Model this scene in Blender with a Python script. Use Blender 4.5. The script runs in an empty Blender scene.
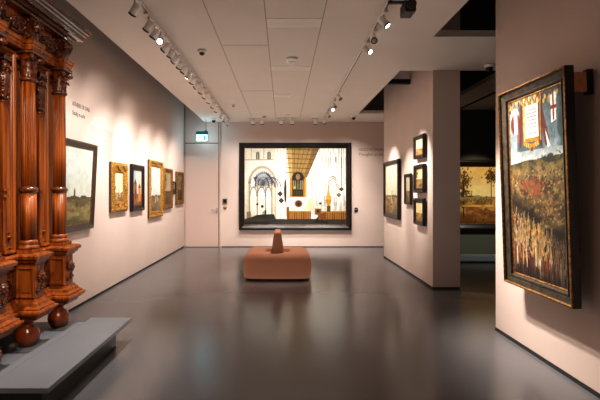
import bpy, math, random
import numpy as np
from mathutils import Matrix, Vector

random.seed(7)
SC = bpy.context.scene
COL = SC.collection
PI = math.pi
F, CX, CY, EYE = 420.0, 283.0, 191.0, 1.55     # focal length and horizon point in pixels, eye height
ZC = 3.46                                       # suspended ceiling
XL, XR, YB = -2.74, 2.37, 11.62                 # long wall, facing wall, end wall

# ------------------------------------------------------------------ helpers
class MB:
    """collects geometry for one mesh object"""
    def __init__(s): s.v, s.f, s.sm, s.mi = [], [], [], []
    def add(s, vs, fs, smooth=False, m=0, M=None):
        n = len(s.v)
        for p in vs:
            s.v.append(tuple(M @ Vector(p)) if M is not None else tuple(p))
        for f in fs:
            s.f.append([i + n for i in f]); s.sm.append(smooth); s.mi.append(m)
        return s
    def box(s, x0, x1, y0, y1, z0, z1, m=0, M=None):
        v = [(x0,y0,z0),(x1,y0,z0),(x1,y1,z0),(x0,y1,z0),(x0,y0,z1),(x1,y0,z1),(x1,y1,z1),(x0,y1,z1)]
        f = [(0,3,2,1),(4,5,6,7),(0,1,5,4),(1,2,6,5),(2,3,7,6),(3,0,4,7)]
        return s.add(v, f, False, m, M)
    def lathe(s, prof, c=(0,0,0), seg=24, flute=0, depth=0.0, m=0, M=None, smooth=True, sq=None):
        v, f = [], []
        n = len(prof)
        for r, z in prof:
            for k in range(seg):
                a = 2*PI*k/seg
                rr = r
                if flute: rr = r*(1 - depth*(0.5+0.5*math.cos(a*flute))**2)
                v.append((c[0]+rr*math.cos(a), c[1]+rr*math.sin(a), c[2]+z))
        for i in range(n-1):
            for k in range(seg):
                k2 = (k+1) % seg
                f.append((i*seg+k, i*seg+k2, (i+1)*seg+k2, (i+1)*seg+k))
        f.append(tuple(reversed(range(seg)))); f.append(tuple((n-1)*seg+k for k in range(seg)))
        return s.add(v, f, smooth, m, M)
    def ball(s, c, r, seg=12, m=0, M=None):
        rx, ry, rz = (r, r, r) if not hasattr(r, '__len__') else r
        v, f = [], []
        nr = max(5, seg//2+1)
        for i in range(1, nr):
            t = PI*i/nr
            for k in range(seg):
                a = 2*PI*k/seg
                v.append((c[0]+rx*math.sin(t)*math.cos(a), c[1]+ry*math.sin(t)*math.sin(a), c[2]-rz*math.cos(t)))
        b, t_ = len(v), len(v)+1
        v += [(c[0],c[1],c[2]-rz),(c[0],c[1],c[2]+rz)]
        for i in range(nr-2):
            for k in range(seg):
                k2 = (k+1) % seg
                f.append((i*seg+k, i*seg+k2, (i+1)*seg+k2, (i+1)*seg+k))
        for k in range(seg):
            k2 = (k+1) % seg
            f.append((b, k2, k)); f.append((t_, (nr-2)*seg+k, (nr-2)*seg+k2))
        return s.add(v, f, True, m, M)
    def tube(s, pts, r, seg=8, m=0, M=None):
        pts = [Vector(p) for p in pts]
        rs = r if hasattr(r, '__len__') else [r]*len(pts)
        v, f = [], []
        up = Vector((0.123, 0.31, 0.94))
        for i, p in enumerate(pts):
            d = (pts[min(i+1, len(pts)-1)] - pts[max(i-1, 0)]).normalized()
            a = d.cross(up)
            if a.length < 1e-4: a = d.cross(Vector((1,0,0)))
            a.normalize(); b = d.cross(a)
            for k in range(seg):
                t = 2*PI*k/seg
                v.append(tuple(p + (a*math.cos(t)+b*math.sin(t))*rs[i]))
        n = len(pts)
        for i in range(n-1):
            for k in range(seg):
                k2 = (k+1) % seg
                f.append((i*seg+k, i*seg+k2, (i+1)*seg+k2, (i+1)*seg+k))
        f.append(tuple(range(seg-1, -1, -1))); f.append(tuple((n-1)*seg+k for k in range(seg)))
        return s.add(v, f, True, m, M)
    def sweep(s, prof, path, closed=False, m=0, M=None, cap_top=False, cap_bottom=False, smooth=False):
        """profile of (outward offset, z) mitred along a plan path; outward is right of the direction of travel"""
        n = len(path)
        mit = []
        for i in range(n):
            def nrm(a, b):
                dx, dy = b[0]-a[0], b[1]-a[1]; L = math.hypot(dx, dy); return (dy/L, -dx/L)
            if closed or 0 < i < n-1:
                n1 = nrm(path[i-1], path[i]); n2 = nrm(path[i], path[(i+1) % n])
                d = 1 + n1[0]*n2[0] + n1[1]*n2[1]
                mit.append(((n1[0]+n2[0])/d, (n1[1]+n2[1])/d))
            elif i == 0: mit.append(nrm(path[0], path[1]))
            else: mit.append(nrm(path[-2], path[-1]))
        v, f = [], []
        for o, z in prof:
            for i in range(n): v.append((path[i][0]+mit[i][0]*o, path[i][1]+mit[i][1]*o, z))
        for k in range(len(prof)-1):
            for i in range(n if closed else n-1):
                j = (i+1) % n
                f.append((k*n+i, k*n+j, (k+1)*n+j, (k+1)*n+i))
        if cap_top: f.append(tuple((len(prof)-1)*n+i for i in range(n)))
        if cap_bottom: f.append(tuple(reversed(range(n))))
        return s.add(v, f, smooth, m, M)
    def rect_frame(s, w, h, prof, m=0, M=None):
        """mitred frame round a w x h outline in local xz; profile of (inset, forward). forward is -y"""
        v, f = [], []
        for o, d in prof:
            for sx, sz in ((-1,0),(1,0),(1,1),(-1,1)):
                v.append((sx*(w/2-o), -d, (o if sz == 0 else h-o)))
        for k in range(len(prof)-1):
            for i in range(4):
                j = (i+1) % 4
                f.append((k*4+i, (k+1)*4+i, (k+1)*4+j, k*4+j))
        return s.add(v, f, False, m, M)
    def build(s, name, mats, parent=None, bevel=0.0, shade=None):
        me = bpy.data.meshes.new(name)
        me.from_pydata(s.v, [], s.f)
        if not isinstance(mats, (list, tuple)): mats = [mats]
        for m in mats: me.materials.append(m)
        me.polygons.foreach_set('use_smooth', s.sm)
        me.polygons.foreach_set('material_index', s.mi)
        me.update()
        o = bpy.data.objects.new(name, me); COL.objects.link(o)
        if parent is not None: o.parent = parent
        if bevel:
            b = o.modifiers.new('edge', 'BEVEL'); b.width = bevel; b.segments = 2; b.limit_method = 'ANGLE'; b.angle_limit = math.radians(40)
        return o

def tag(o, label, cat, group=None, kind=None):
    o['label'] = label; o['category'] = cat
    if group: o['group'] = group
    if kind: o['kind'] = kind
    return o
def thing(name, label, cat, loc=(0,0,0), rot=(0,0,0), group=None):
    o = bpy.data.objects.new(name, None); COL.objects.link(o)
    o.location = loc; o.rotation_euler = rot; o.empty_display_size = 0.1
    return tag(o, label, cat, group)
def struct(o):
    o['kind'] = 'structure'; return o
def copy_tree(o, parent=None):
    c = o.copy(); COL.objects.link(c)
    if parent is not None: c.parent = parent
    for ch in list(o.children): copy_tree(ch, c)
    return c

# ------------------------------------------------------------------ materials
def lin(c):
    return tuple(((x/255)/12.92 if x/255 <= 0.04045 else (((x/255)+0.055)/1.055)**2.4) for x in c)
def mat(name, rgb, rough=0.6, metal=0.0, noise=0.0, scale=8.0, bump=0.0, stretch=(1,1,1), spec=0.5, emit=None, es=0.0, rgb2=None, coat=0.0, rnoise=0.0):
    m = bpy.data.materials.new(name); m.use_nodes = True
    nt = m.node_tree; b = nt.nodes['Principled BSDF']
    c = lin(rgb)
    b.inputs['Base Color'].default_value = (*c, 1)
    b.inputs['Roughness'].default_value = rough
    b.inputs['Metallic'].default_value = metal
    b.inputs['Specular IOR Level'].default_value = spec
    b.inputs['Coat Weight'].default_value = coat
    if emit:
        b.inputs['Emission Color'].default_value = (*lin(emit), 1); b.inputs['Emission Strength'].default_value = es
    if noise or bump or rgb2 or rnoise:
        tc = nt.nodes.new('ShaderNodeTexCoord'); mp = nt.nodes.new('ShaderNodeMapping')
        mp.inputs['Scale'].default_value = stretch
        nz = nt.nodes.new('ShaderNodeTexNoise'); nz.inputs['Scale'].default_value = scale; nz.inputs['Detail'].default_value = 5
        nt.links.new(tc.outputs['Object'], mp.inputs['Vector']); nt.links.new(mp.outputs['Vector'], nz.inputs['Vector'])
        if noise or rgb2:
            rp = nt.nodes.new('ShaderNodeValToRGB')
            c1 = tuple(x*(1-noise) for x in c); c2 = lin(rgb2) if rgb2 else tuple(min(1, x*(1+noise)) for x in c)
            rp.color_ramp.elements[0].color = (*c1, 1); rp.color_ramp.elements[1].color = (*c2, 1)
            rp.color_ramp.elements[0].position = 0.3; rp.color_ramp.elements[1].position = 0.7
            nt.links.new(nz.outputs['Fac'], rp.inputs['Fac']); nt.links.new(rp.outputs['Color'], b.inputs['Base Color'])
        if bump:
            bp = nt.nodes.new('ShaderNodeBump'); bp.inputs['Strength'].default_value = bump; bp.inputs['Distance'].default_value = 0.01
            nt.links.new(nz.outputs['Fac'], bp.inputs['Height']); nt.links.new(bp.outputs['Normal'], b.inputs['Normal'])
        if rnoise:
            mr = nt.nodes.new('ShaderNodeMapRange')
            mr.inputs['To Min'].default_value = rough-rnoise; mr.inputs['To Max'].default_value = rough+rnoise
            nt.links.new(nz.outputs['Fac'], mr.inputs['Value']); nt.links.new(mr.outputs['Result'], b.inputs['Roughness'])
    return m

M_wall   = mat('wall paint', (209,187,175), 0.85, noise=0.03, scale=1.5, spec=0.2)
M_ceil   = mat('ceiling paint', (220,207,196), 0.9, noise=0.02, scale=2, spec=0.2)
M_void   = mat('dark upper slab', (84,72,66), 0.95, spec=0.1)
M_floor  = mat('grey cast floor', (97,95,97), 0.22, noise=0.04, scale=0.8, spec=0.5, rnoise=0.02)
M_gap    = mat('shadow gap', (40,36,34), 0.8)
M_green  = mat('dark green paint', (74,78,70), 0.85)
M_dgap   = mat('door joint', (110,92,84), 0.9)
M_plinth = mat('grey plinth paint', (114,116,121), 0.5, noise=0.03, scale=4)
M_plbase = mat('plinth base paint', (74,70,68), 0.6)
M_wood   = mat('carved oak', (98,42,10), 0.42, noise=0.25, scale=4, stretch=(9,9,0.4), rgb2=(164,88,30), bump=0.2, spec=0.35)
M_woodd  = mat('dark carved oak', (66,30,12), 0.34, noise=0.5, scale=30, rgb2=(108,52,20), bump=0.15, coat=0.15)
M_woodg  = mat('waxed oak', (70,36,18), 0.2, noise=0.3, scale=5, stretch=(6,0.6,6), rgb2=(98,54,28), coat=0.5)
M_woodb  = mat('polished oak ball', (96,38,12), 0.22, noise=0.35, scale=9, rgb2=(134,60,20), coat=0.3)
M_gold   = mat('gilded wood', (140,92,30), 0.42, 0.5, noise=0.55, scale=45, bump=0.6, rgb2=(206,152,64))
M_gold2  = mat('worn gilding', (96,60,26), 0.45, 0.45, noise=0.5, scale=40, bump=0.6, rgb2=(160,110,50))
M_black  = mat('ebonised wood', (25,19,16), 0.34, noise=0.3, scale=14, spec=0.35)
M_dkbrn  = mat('dark brown frame', (62,48,38), 0.35, noise=0.3, scale=14)  # also paints in the shaded outer sides of gilt frames
M_mottle = mat('mottled dark frame', (34,29,24), 0.4, noise=0.5, scale=22, rgb2=(74,62,46))
M_white  = mat('warm white lacquer', (236,228,222), 0.4)
M_lgrey  = mat('light grey lacquer', (222,212,205), 0.45)
M_dark   = mat('black plastic', (22,20,20), 0.4)
M_lens   = mat('lit lens', (255,240,220), 0.3, emit=(255,236,210), es=3.0)
M_lensb  = mat('bright lens', (255,240,220), 0.3, emit=(255,242,226), es=9.0)
M_lensd  = mat('dim lens', (190,175,165), 0.15)
M_sofa   = mat('terracotta wool', (166,116,92), 0.95, noise=0.14, scale=60, stretch=(1,1,3), bump=0.35, spec=0.15)
M_text   = mat('grey lettering', (100,88,84), 0.8)
M_texts  = mat('pale grey lettering', (168,152,146), 0.8)
M_steel  = mat('brushed steel', (170,160,152), 0.35, 0.8)
M_vent   = mat('vent strip', (232,222,212), 0.7, noise=0.08, scale=20, stretch=(8,1,1))
M_joint  = mat('ceiling joint', (172,158,148), 0.9)
M_pine   = mat('bare wood block', (196,132,92), 0.6, noise=0.15, scale=20)
M_door   = mat('door paint', (196,170,158), 0.75, spec=0.3)
M_canvas = bpy.data.materials.new('oil paint'); M_canvas.use_nodes = True
_nt = M_canvas.node_tree; _a = _nt.nodes.new('ShaderNodeVertexColor'); _a.layer_name = 'paint'
_nt.links.new(_a.outputs['Color'], _nt.nodes['Principled BSDF'].inputs['Base Color'])
_nt.nodes['Principled BSDF'].inputs['Roughness'].default_value = 0.55
_nt.nodes['Principled BSDF'].inputs['Specular IOR Level'].default_value = 0.25

# ------------------------------------------------------------------ the room
def slab(name, x0, x1, y0, y1, z0, z1, m, bevel=0):
    b = MB().box(x0, x1, y0, y1, z0, z1); return struct(b.build(name, m, None, bevel))
ZV = 4.7
slab('floor', -2.94, 8.2, -3.5, 11.82, -0.15, 0, M_floor)
slab('wall_left', -2.94, XL, -3.5, 11.82, 0, ZV, M_wall)
slab('wall_back', XL, 3.4, YB, 11.82, 0, ZV, M_wall)
slab('wall_right', XR, 2.67, -3.5, 4.68, 0, ZV, M_wall)
slab('wall_partition', XR, 2.80, 6.64, 9.86, 0, ZV, M_wall)
slab('wall_side_room', 3.4, 8.0, 9.90, 10.1, 0, ZV, M_green)
slab('wall_side_room_end', 8.0, 8.2, -3.5, 10.1, 0, ZV, M_green)
slab('wall_passage', 3.4, 3.6, 10.1, 11.82, 0, ZV, M_wall)
slab('ceiling', -2.94, 8.2, -3.5, 11.82, ZV, ZV+0.15, M_void)
XE = 1.86
cb = MB()
cb.box(-2.17, XE, -3.5, YB, ZC, ZC+0.08)
cb.box(XE, XR, -3.5, 1.2, ZC, ZC+0.08)
cb.box(XE, 8.0, 5.2, 6.67, ZC, ZC+0.08)
cb.box(XE, 3.4, 10.36, YB, ZC, ZC+0.08)
cb.box(3.56, 8.0, 6.67, 9.90, ZC, ZC+0.08)
struct(cb.build('ceiling_panel', M_ceil))
slab('beam', XE-0.1, XR, 7.80, 7.88, 3.545, 3.63, M_dark)
# thin shadow gaps at the foot of the walls
slab('baseboard_left', XL, XL+0.008, 4.2, YB, 0.0, 0.03, M_gap)
slab('baseboard_right', XR-0.008, XR, -3.5, 4.68, 0.0, 0.035, M_gap)
slab('baseboard_partition', XR-0.008, XR, 6.64, 9.86, 0.0, 0.03, M_gap)
slab('baseboard_partition_end', XR-0.008, 2.80, 6.632, 6.64, 0.0, 0.03, M_gap)
slab('baseboard_back', -1.7, XR+0.4, YB-0.006, YB, 0.0, 0.02, M_gap)
# joints of the ceiling boards
jt = 0
for x in (-0.806, -0.19, 0.44):
    jt += 1; slab('trim_%d' % jt, x-0.006, x+0.006, 2.0, 10.9, ZC-0.002, ZC, M_joint)
for y, x0, x1 in ((5.5, -0.806, -0.19), (8.0, -0.806, -0.19), (10.9, -0.19, 0.44)):
    jt += 1; slab('trim_%d' % jt, x0, x1, y-0.008, y+0.008, ZC-0.002, ZC, M_joint)
jt += 1; slab('trim_%d' % jt, 4.07, 4.11, 6.67, 9.9, ZC-0.02, ZC, M_gap)

# door in the end wall, flush with it
d = MB()
d.box(-2.70, -1.785, YB-0.03, YB-0.004, 0.012, 2.855)
door = struct(d.build('door_1', M_door, None, 0.003))
p = MB(); p.box(-2.70, -1.785, YB-0.03, YB-0.004, 2.885, 4.2)
p.build('overpanel', M_door, door, 0.003)
p = MB(); p.box(-1.760, -1.725, YB-0.034, YB-0.002, 0.0, ZC-0.001)
p.build('door_frame', M_door, door, 0.003)
p = MB(); p.box(-2.72, -1.76, YB-0.004, YB-0.001, 0.0, 4.2); p.build('door_gap', M_dgap, door)
h = MB()
h.box(-1.845, -1.805, YB-0.038, YB-0.03, 0.93, 1.08)
h.tube([(-1.825, YB-0.03, 1.03), (-1.825, YB-0.085, 1.03), (-1.84, YB-0.095, 1.03), (-1.97, YB-0.095, 1.03)], 0.011, 10)
h.build('door_handle', M_steel, door)
# card reader and key switch beside the door
rd = thing('card_reader', 'small dark grey card reader on the wall beside the door handle', 'card reader', (-1.605, YB, 1.19))
b = MB(); b.box(-0.065, 0.065, -0.03, 0, 0, 0.16); b.build('housing', M_steel, rd, 0.008)
b = MB(); b.box(-0.045, 0.045, -0.036, -0.03, 0.025, 0.135); b.build('screen', M_dark, rd, 0.004)
ks = thing('key_switch', 'round brass key switch under the card reader', 'switch', (-1.60, YB, 1.045))
M_y = Matrix.Rotation(PI/2, 4, 'X')
b = MB(); b.lathe([(0.05,0),(0.05,0.02),(0.04,0.03)], (0,0,0), 20, M=M_y); b.build('rosette', M_gold, ks)
b = MB(); b.lathe([(0.018,0.03),(0.016,0.045)], (0,0,0), 14, M=M_y); b.build('keyhole_plug', M_steel, ks)
for o in ks.children: o.location = (0,0,0.05)
ws = thing('wall_sensor', 'small black wall sensor beside the large church picture', 'sensor', (2.02, YB, 0.97))
b = MB(); b.box(-0.045, 0.045, -0.03, 0, 0, 0.12); b.build('case', M_dark, ws, 0.01)
b = MB(); b.ball((0,-0.03,0.07), (0.022,0.012,0.022), 12); b.build('eye', M_steel, ws)

# ------------------------------------------------------------------ painted canvases
class Paint:
    def __init__(s, w, h, seed, base=(200,190,170)):
        s.w, s.h = w, h
        s.a = np.zeros((h, w, 3)); s.a[:] = base
        s.u, s.v = np.meshgrid((np.arange(w)+0.5)/w, (np.arange(h)+0.5)/h)
        s.r = np.random.RandomState(seed)
    def noise(s, cu, cv):
        g = s.r.rand(cv+2, cu+2)
        x = s.u*cu; y = s.v*cv
        i = np.floor(x).astype(int); j = np.floor(y).astype(int)
        fx = x-i; fy = y-j
        fx = fx*fx*(3-2*fx); fy = fy*fy*(3-2*fy)
        return (g[j,i]*(1-fx)+g[j,i+1]*fx)*(1-fy)+(g[j+1,i]*(1-fx)+g[j+1,i+1]*fx)*fy
    def fbm(s, cu, cv, o=4):
        t = 0; w = 0
        for k in range(o):
            t = t+s.noise(cu*2**k, cv*2**k)*0.5**k; w += 0.5**k
        return t/w
    def mix(s, mask, c):
        mask = np.clip(mask, 0, 1)[..., None]; s.a = s.a*(1-mask)+np.array(c, float)*mask
    def soft(s, x, e=0.01): return np.clip(x/e+0.5, 0, 1)
    def rect(s, u0, v0, u1, v1, c, op=1.0):
        s.mix(((s.u >= u0)&(s.u <= u1)&(s.v >= v0)&(s.v <= v1))*op, c)
    def ell(s, u, v, ru, rv, c, op=1.0, e=0.25):
        d = np.hypot((s.u-u)/ru, (s.v-v)/rv); s.mix(s.soft(1-d, e)*op, c)
    def ring(s, u, v, ru, rv, t, c, vmin=-9, op=1.0):
        d = np.hypot((s.u-u)/ru, (s.v-v)/rv); s.mix((np.abs(d-1) < t)*(s.v > vmin)*op, c)
    def poly(s, pts, c, op=1.0):
        ins = np.zeros_like(s.u, bool); n = len(pts)
        for k in range(n):
            (x1, y1), (x2, y2) = pts[k], pts[(k+1) % n]
            if y1 == y2: continue
            t = ((y1 > s.v) != (y2 > s.v)) & (s.u < (x2-x1)*(s.v-y1)/(y2-y1)+x1)
            ins ^= t
        s.mix(ins*op, c)
    def line(s, u0, v0, u1, v1, t, c, op=1.0):
        asp = s.w/s.h
        px, py = (s.u-u0)*asp, s.v-v0; dx, dy = (u1-u0)*asp, v1-v0
        k = np.clip((px*dx+py*dy)/(dx*dx+dy*dy+1e-9), 0, 1)
        d = np.hypot(px-k*dx, py-k*dy); s.mix((d < t)*op, c)
    def grad(s, v0, v1, c0, c1):
        t = np.clip((s.v-v0)/(v1-v0), 0, 1)[..., None]
        m = ((s.v >= v0)&(s.v <= v1))[..., None]
        s.a = np.where(m, np.array(c0)*(1-t)+np.array(c1)*t, s.a)
    def tone(s, k, g):
        l = np.clip(s.a @ np.array((0.3,0.59,0.11))/255, 0.02, 1)[..., None]; s.a = s.a*l**(k-1)*g
    def grain(s, cu, cv, amt):
        s.a = s.a*(1+(s.fbm(cu, cv)[..., None]-0.5)*2*amt)

def canvas(P, w, h, parent, depth, z0):
    """the painted surface as a grid mesh with a colour per vertex"""
    nx, ny = P.w, P.h
    xs = np.linspace(-w/2, w/2, nx); zs = np.linspace(z0, z0+h, ny)
    X, Z = np.meshgrid(xs, zs)
    co = np.stack([X, np.full_like(X, -depth), Z], -1).reshape(-1, 3)
    idx = np.arange(nx*ny).reshape(ny, nx)
    fs = np.stack([idx[:-1,:-1], idx[:-1,1:], idx[1:,1:], idx[1:,:-1]], -1).reshape(-1, 4)
    me = bpy.data.meshes.new('painted_canvas'); me.from_pydata(co.tolist(), [], fs.tolist())
    c = np.clip(P.a/255, 0, 1); c = np.where(c <= 0.04045, c/12.92, ((c+0.055)/1.055)**2.4)
    ca = me.color_attributes.new('paint', 'FLOAT_COLOR', 'POINT')
    ca.data.foreach_set('color', np.concatenate([c.reshape(-1,3), np.ones((nx*ny,1))], 1).astype(np.float32).ravel())
    me.materials.append(M_canvas)
    o = bpy.data.objects.new('painted_canvas', me); COL.objects.link(o); o.parent = parent
    return o

def P_church():
    P = Paint(300, 222, 3, (240,232,214))
    U = lambda x: (x-244.3)/102.7
    V = lambda y: (225-y)/76.2
    P.grain(8, 6, 0.05)
    wh = (252,249,238); tan = (200,180,146); gry = (150,146,140)
    P.rect(0, V(160.5), U(276), 1, (232,222,200)); P.rect(0, V(161), U(276), V(160), (196,180,150))
    P.rect(U(251), V(160), U(252), 1, (205,192,165)); P.rect(U(263.5), V(160), U(264.5), 1, (205,192,165))
    for x in (258, 269.3):
        P.rect(U(x-1.6), V(160), U(x+1.6), V(154), (120,128,98)); P.ell(U(x), V(154), 0.015, 0.02, (110,120,92))
        P.rect(U(x-0.3), V(160), U(x+0.3), V(153), (210,205,180))
    P.rect(U(274), 0, U(288), 1, (245,239,224))
    for x in (274.5, 277.5, 280.5, 283.5, 286.5): P.rect(U(x), V(216), U(x+0.5), 1, (208,194,164), 0.8)
    # great arch with tracery
    P.ell(U(262.5), V(186), U(277)-U(262.5), V(166.5)-V(186), (205,184,148), e=0.05)
    P.rect(U(248.2), V(219), U(276.6), V(186), (222,206,174))
    P.ell(U(262.5), V(186), U(275)-U(262.5), V(169)-V(186), (226,220,206), e=0.05)
    P.rect(U(250.2), V(219), U(274.8), V(186), (234,224,200))
    for k in range(9):
        P.ring(U(256+2*k), V(188), 0.075+0.006*(k % 3), 0.13, 0.05, (96,94,104), V(188), 0.7)
    P.ell(U(264), V(180), 0.085, 0.10, (176,180,190), 0.75)
    for k in range(16):
        a = PI*k/15; P.line(U(263.5), V(186), U(263.5)+0.105*math.cos(a), V(186)+0.19*math.sin(a), 0.0035, (104,102,112), 0.75)
    for r in (0.05, 0.085): P.ring(U(263.5), V(184), r, r*1.6, 0.09, (92,92,104), V(186), 0.85)
    P.ell(U(253), V(184), 0.018, 0.07, wh); P.ell(U(262), V(176), 0.05, 0.05, (196,200,206), 0.6)
    for x in (257.5, 265.8, 271.5):
        P.rect(U(x-0.5), V(217), U(x+0.5), V(184), (192,172,136)); P.rect(U(x+0.5), V(217), U(x+1.4), V(186), (214,196,160))
    for x, r in ((253.6,0.03),(261.6,0.036),(268.8,0.026)):
        P.ell(U(x), V(196), r, 0.11, (250,245,230)); P.rect(U(x)-r, V(215), U(x)+r, V(196), (248,241,222))
        P.ring(U(x), V(196), r, 0.11, 0.12, (150,142,132), V(197), 0.7)
    P.rect(U(247.6), V(219), U(250.4), V(184), (226,208,172)); P.rect(U(249.4), V(219), U(250), V(184), (176,156,120))
    P.rect(U(246.6), V(219), U(251.2), V(212), (190,160,120))
    # far end and nave wall
    P.poly([(U(288),V(222)),(U(288),V(176)),(U(309),V(176)),(U(309),V(222))], (243,236,220))
    P.poly([(U(306),V(220)),(U(306),V(178)),(U(320),V(149)),(1.01,1.01),(1.01,V(220))], (250,246,234))
    for k, x in enumerate((309,312.5,316,320,324,328.5,334,339.5,344)):
        top = min(1.0, V(178-(x-306)*2.1))
        P.rect(U(x), V(214), U(x+0.7), top, (214,206,192), 0.9)
        P.rect(U(x+1.6), V(190-k*0.6), U(x+2.3), top-0.12, (206,204,198), 0.7)
        if k % 2 == 0: P.rect(U(x+0.7), V(206), U(x+1.5), V(196), (196,186,164), 0.7)
        P.line(U(x+2.6), top-0.06, U(x+3.2), top-0.26, 0.006, (186,180,166), 0.7)
        P.ell(U(x+2.2), V(209), 0.012, 0.10, (214,206,186), 0.8)
    P.rect(U(336), V(163), U(336.8), V(157), (130,126,112)); P.rect(U(329), V(168), U(329.7), V(158), (190,186,170))
    for t in (0, 0.35): P.ring(U(333.5), V(190), 0.05-0.012*t*3, 0.17-0.08*t, 0.06, (168,160,140), V(190), 0.8)
    for x in (322, 325, 337): P.rect(U(x), V(206), U(x+0.8), V(184), (170,166,140), 0.7)
    # timber vault
    P.poly([(U(287),1.01),(U(289.8),V(180)),(U(306.5),V(180)),(U(320.5),1.01)], (206,164,84))
    P.poly([(U(287),1.01),(U(289.8),V(180)),(U(293),V(180)),(U(292),1.01)], (226,188,108))
    P.poly([(U(313.5),1.01),(U(303.5),V(180)),(U(306.8),V(180)),(U(320.5),1.01)], (182,136,62))
    for k in range(6):
        y = 151+4.6*k
        P.line(U(287.3), V(y-1), U(319-k*2.2), V(y), 0.005, (150,94,36), 0.75)
    for x in (295, 300, 305, 310): P.line(U(x), 1.0, U(297+(x-303)*0.35), V(180), 0.004, (168,110,46), 0.6)
    # organ and painted screen
    P.rect(U(290.2), V(197.5), U(307), V(179), (232,150,40)); P.rect(U(306), V(197), U(307.2), V(178), (250,190,90))
    P.rect(U(292.6), V(197), U(304), V(178.5), (120,100,52)); P.ell(U(298.4), V(178.5), 0.058, 0.075, (78,60,40))
    P.ell(U(298.4), V(177.5), 0.022, 0.04, (190,150,84))
    for x in (294,296,298.4,300.8,302.8):
        P.rect(U(x-0.5), V(190), U(x+0.5), V(181), (176,168,120)); P.rect(U(x-0.6), V(196.5), U(x+0.6), V(191), (88,84,44))
    P.rect(U(292.6), V(191), U(304), V(190), (60,46,28)); P.ell(U(295), V(188), 0.012, 0.014, (230,196,80))
    P.ell(U(299), V(204), 0.042, 0.05, (214,178,140)); P.ell(U(299), V(204), 0.032, 0.04, (150,82,54)); P.ell(U(299), V(204.6), 0.012, 0.016, (92,60,44))
    P.poly([(U(304),V(210)),(U(309),V(200)),(U(314),V(196)),(U(314),V(210))], (240,218,160), 0.7)
    # hatchments
    def dia(x, y, r, c, c2):
        P.poly([(U(x-r),V(y)),(U(x),V(y-r)),(U(x+r),V(y)),(U(x),V(y+r))], c)
        P.poly([(U(x-r*.5),V(y)),(U(x),V(y-r*.5)),(U(x+r*.5),V(y)),(U(x),V(y+r*.5))], c2)
    dia(280.3, 194.3, 2.9, (86,66,52), (140,88,60)); dia(281.6, 200.9, 2.9, (82,72,62), (126,112,96))
    P.ell(U(285.6), V(191.5), 0.011, 0.155, (78,72,70), 1, 0.1)
    dia(257.4, 204.6, 1.6, (74,66,52), (110,96,70)); P.ell(U(262.5), V(206.7), 0.014, 0.018, (96,84,56))
    dia(342, 189.7, 2.4, (66,60,54), (120,110,96)); dia(339.6, 195.4, 2.3, (110,104,92), (190,184,170)); P.ell(U(320.7), V(203.8), 0.012, 0.016, (120,80,64))
    P.line(U(342.2), V(189), U(342.2), 1, 0.003, (150,140,120)); P.line(U(339.4), V(195), U(339.4), 1, 0.003, (180,170,150))
    # floor, screens, pulpit, figures
    P.poly([(0,-0.01),(0,V(219.5)),(U(250),V(217.8)),(U(258),V(215)),(U(274),V(214.2)),(U(276),V(219)),(U(290),V(219.5)),(1.01,V(219)),(1.01,-0.01)], (98,92,80))
    fm = (P.v < V(218.5))*P.fbm(20, 60)
    P.mix(fm*0.5, (142,132,112)); P.mix((P.v < V(222))*(P.u < 0.25)*0.5, (70,70,66))
    P.poly([(U(314),V(223)),(U(318),V(217)),(U(327),V(221)),(U(330),V(224))], (72,66,58), 0.7)
    for x0, x1, yt, yb in ((287.8,311,210.8,220),(319,347.5,211.3,220.6)):
        P.rect(U(x0), V(yb), U(x1), V(yt), (222,150,66)); P.rect(U(x0), V(yt+1.2), U(x1), V(yt), (236,170,84))
        n = int((x1-x0)/1.7)
        for k in range(n+1):
            x = x0+k*(x1-x0)/n; P.rect(U(x-0.25), V(yb), U(x+0.25), V(yt+1), (150,82,28))
        P.rect(U(x0), V(yb), U(x1), V(yb-1), (146,80,30))
    P.poly([(U(319),V(216)),(U(326),V(212)),(U(326),V(221)),(U(319),V(218))], (190,110,40))
    P.rect(U(287), V(219), U(289.5), V(207), (190,120,48)); P.rect(U(315.5), V(215), U(321.5), V(208.8), (196,120,52)); P.rect(U(317.5), V(213), U(319.5), V(210), (70,70,70))
    P.rect(U(327.5), V(212), U(331), V(206), (150,110,60)); P.poly([(U(325.5),V(200)),(U(332.5),V(200)),(U(330),V(206)),(U(328),V(206))], (230,166,50))
    P.poly([(U(327),V(199)),(U(329),V(182)),(U(331),V(199))], (236,186,80)); P.rect(U(326.3), V(200), U(332), V(196), (240,190,70))
    for x, y, hh in ((263.4,217,4.2),(266,218,6.5),(265,215.5,4)):
        P.rect(U(x-0.55), V(y), U(x+0.55), V(y-hh), (108,54,38)); P.ell(U(x), V(y-hh-0.3), 0.006, 0.01, (70,44,34))
    P.grain(60, 45, 0.05); P.tone(1.7, 0.86)
    return P

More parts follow.
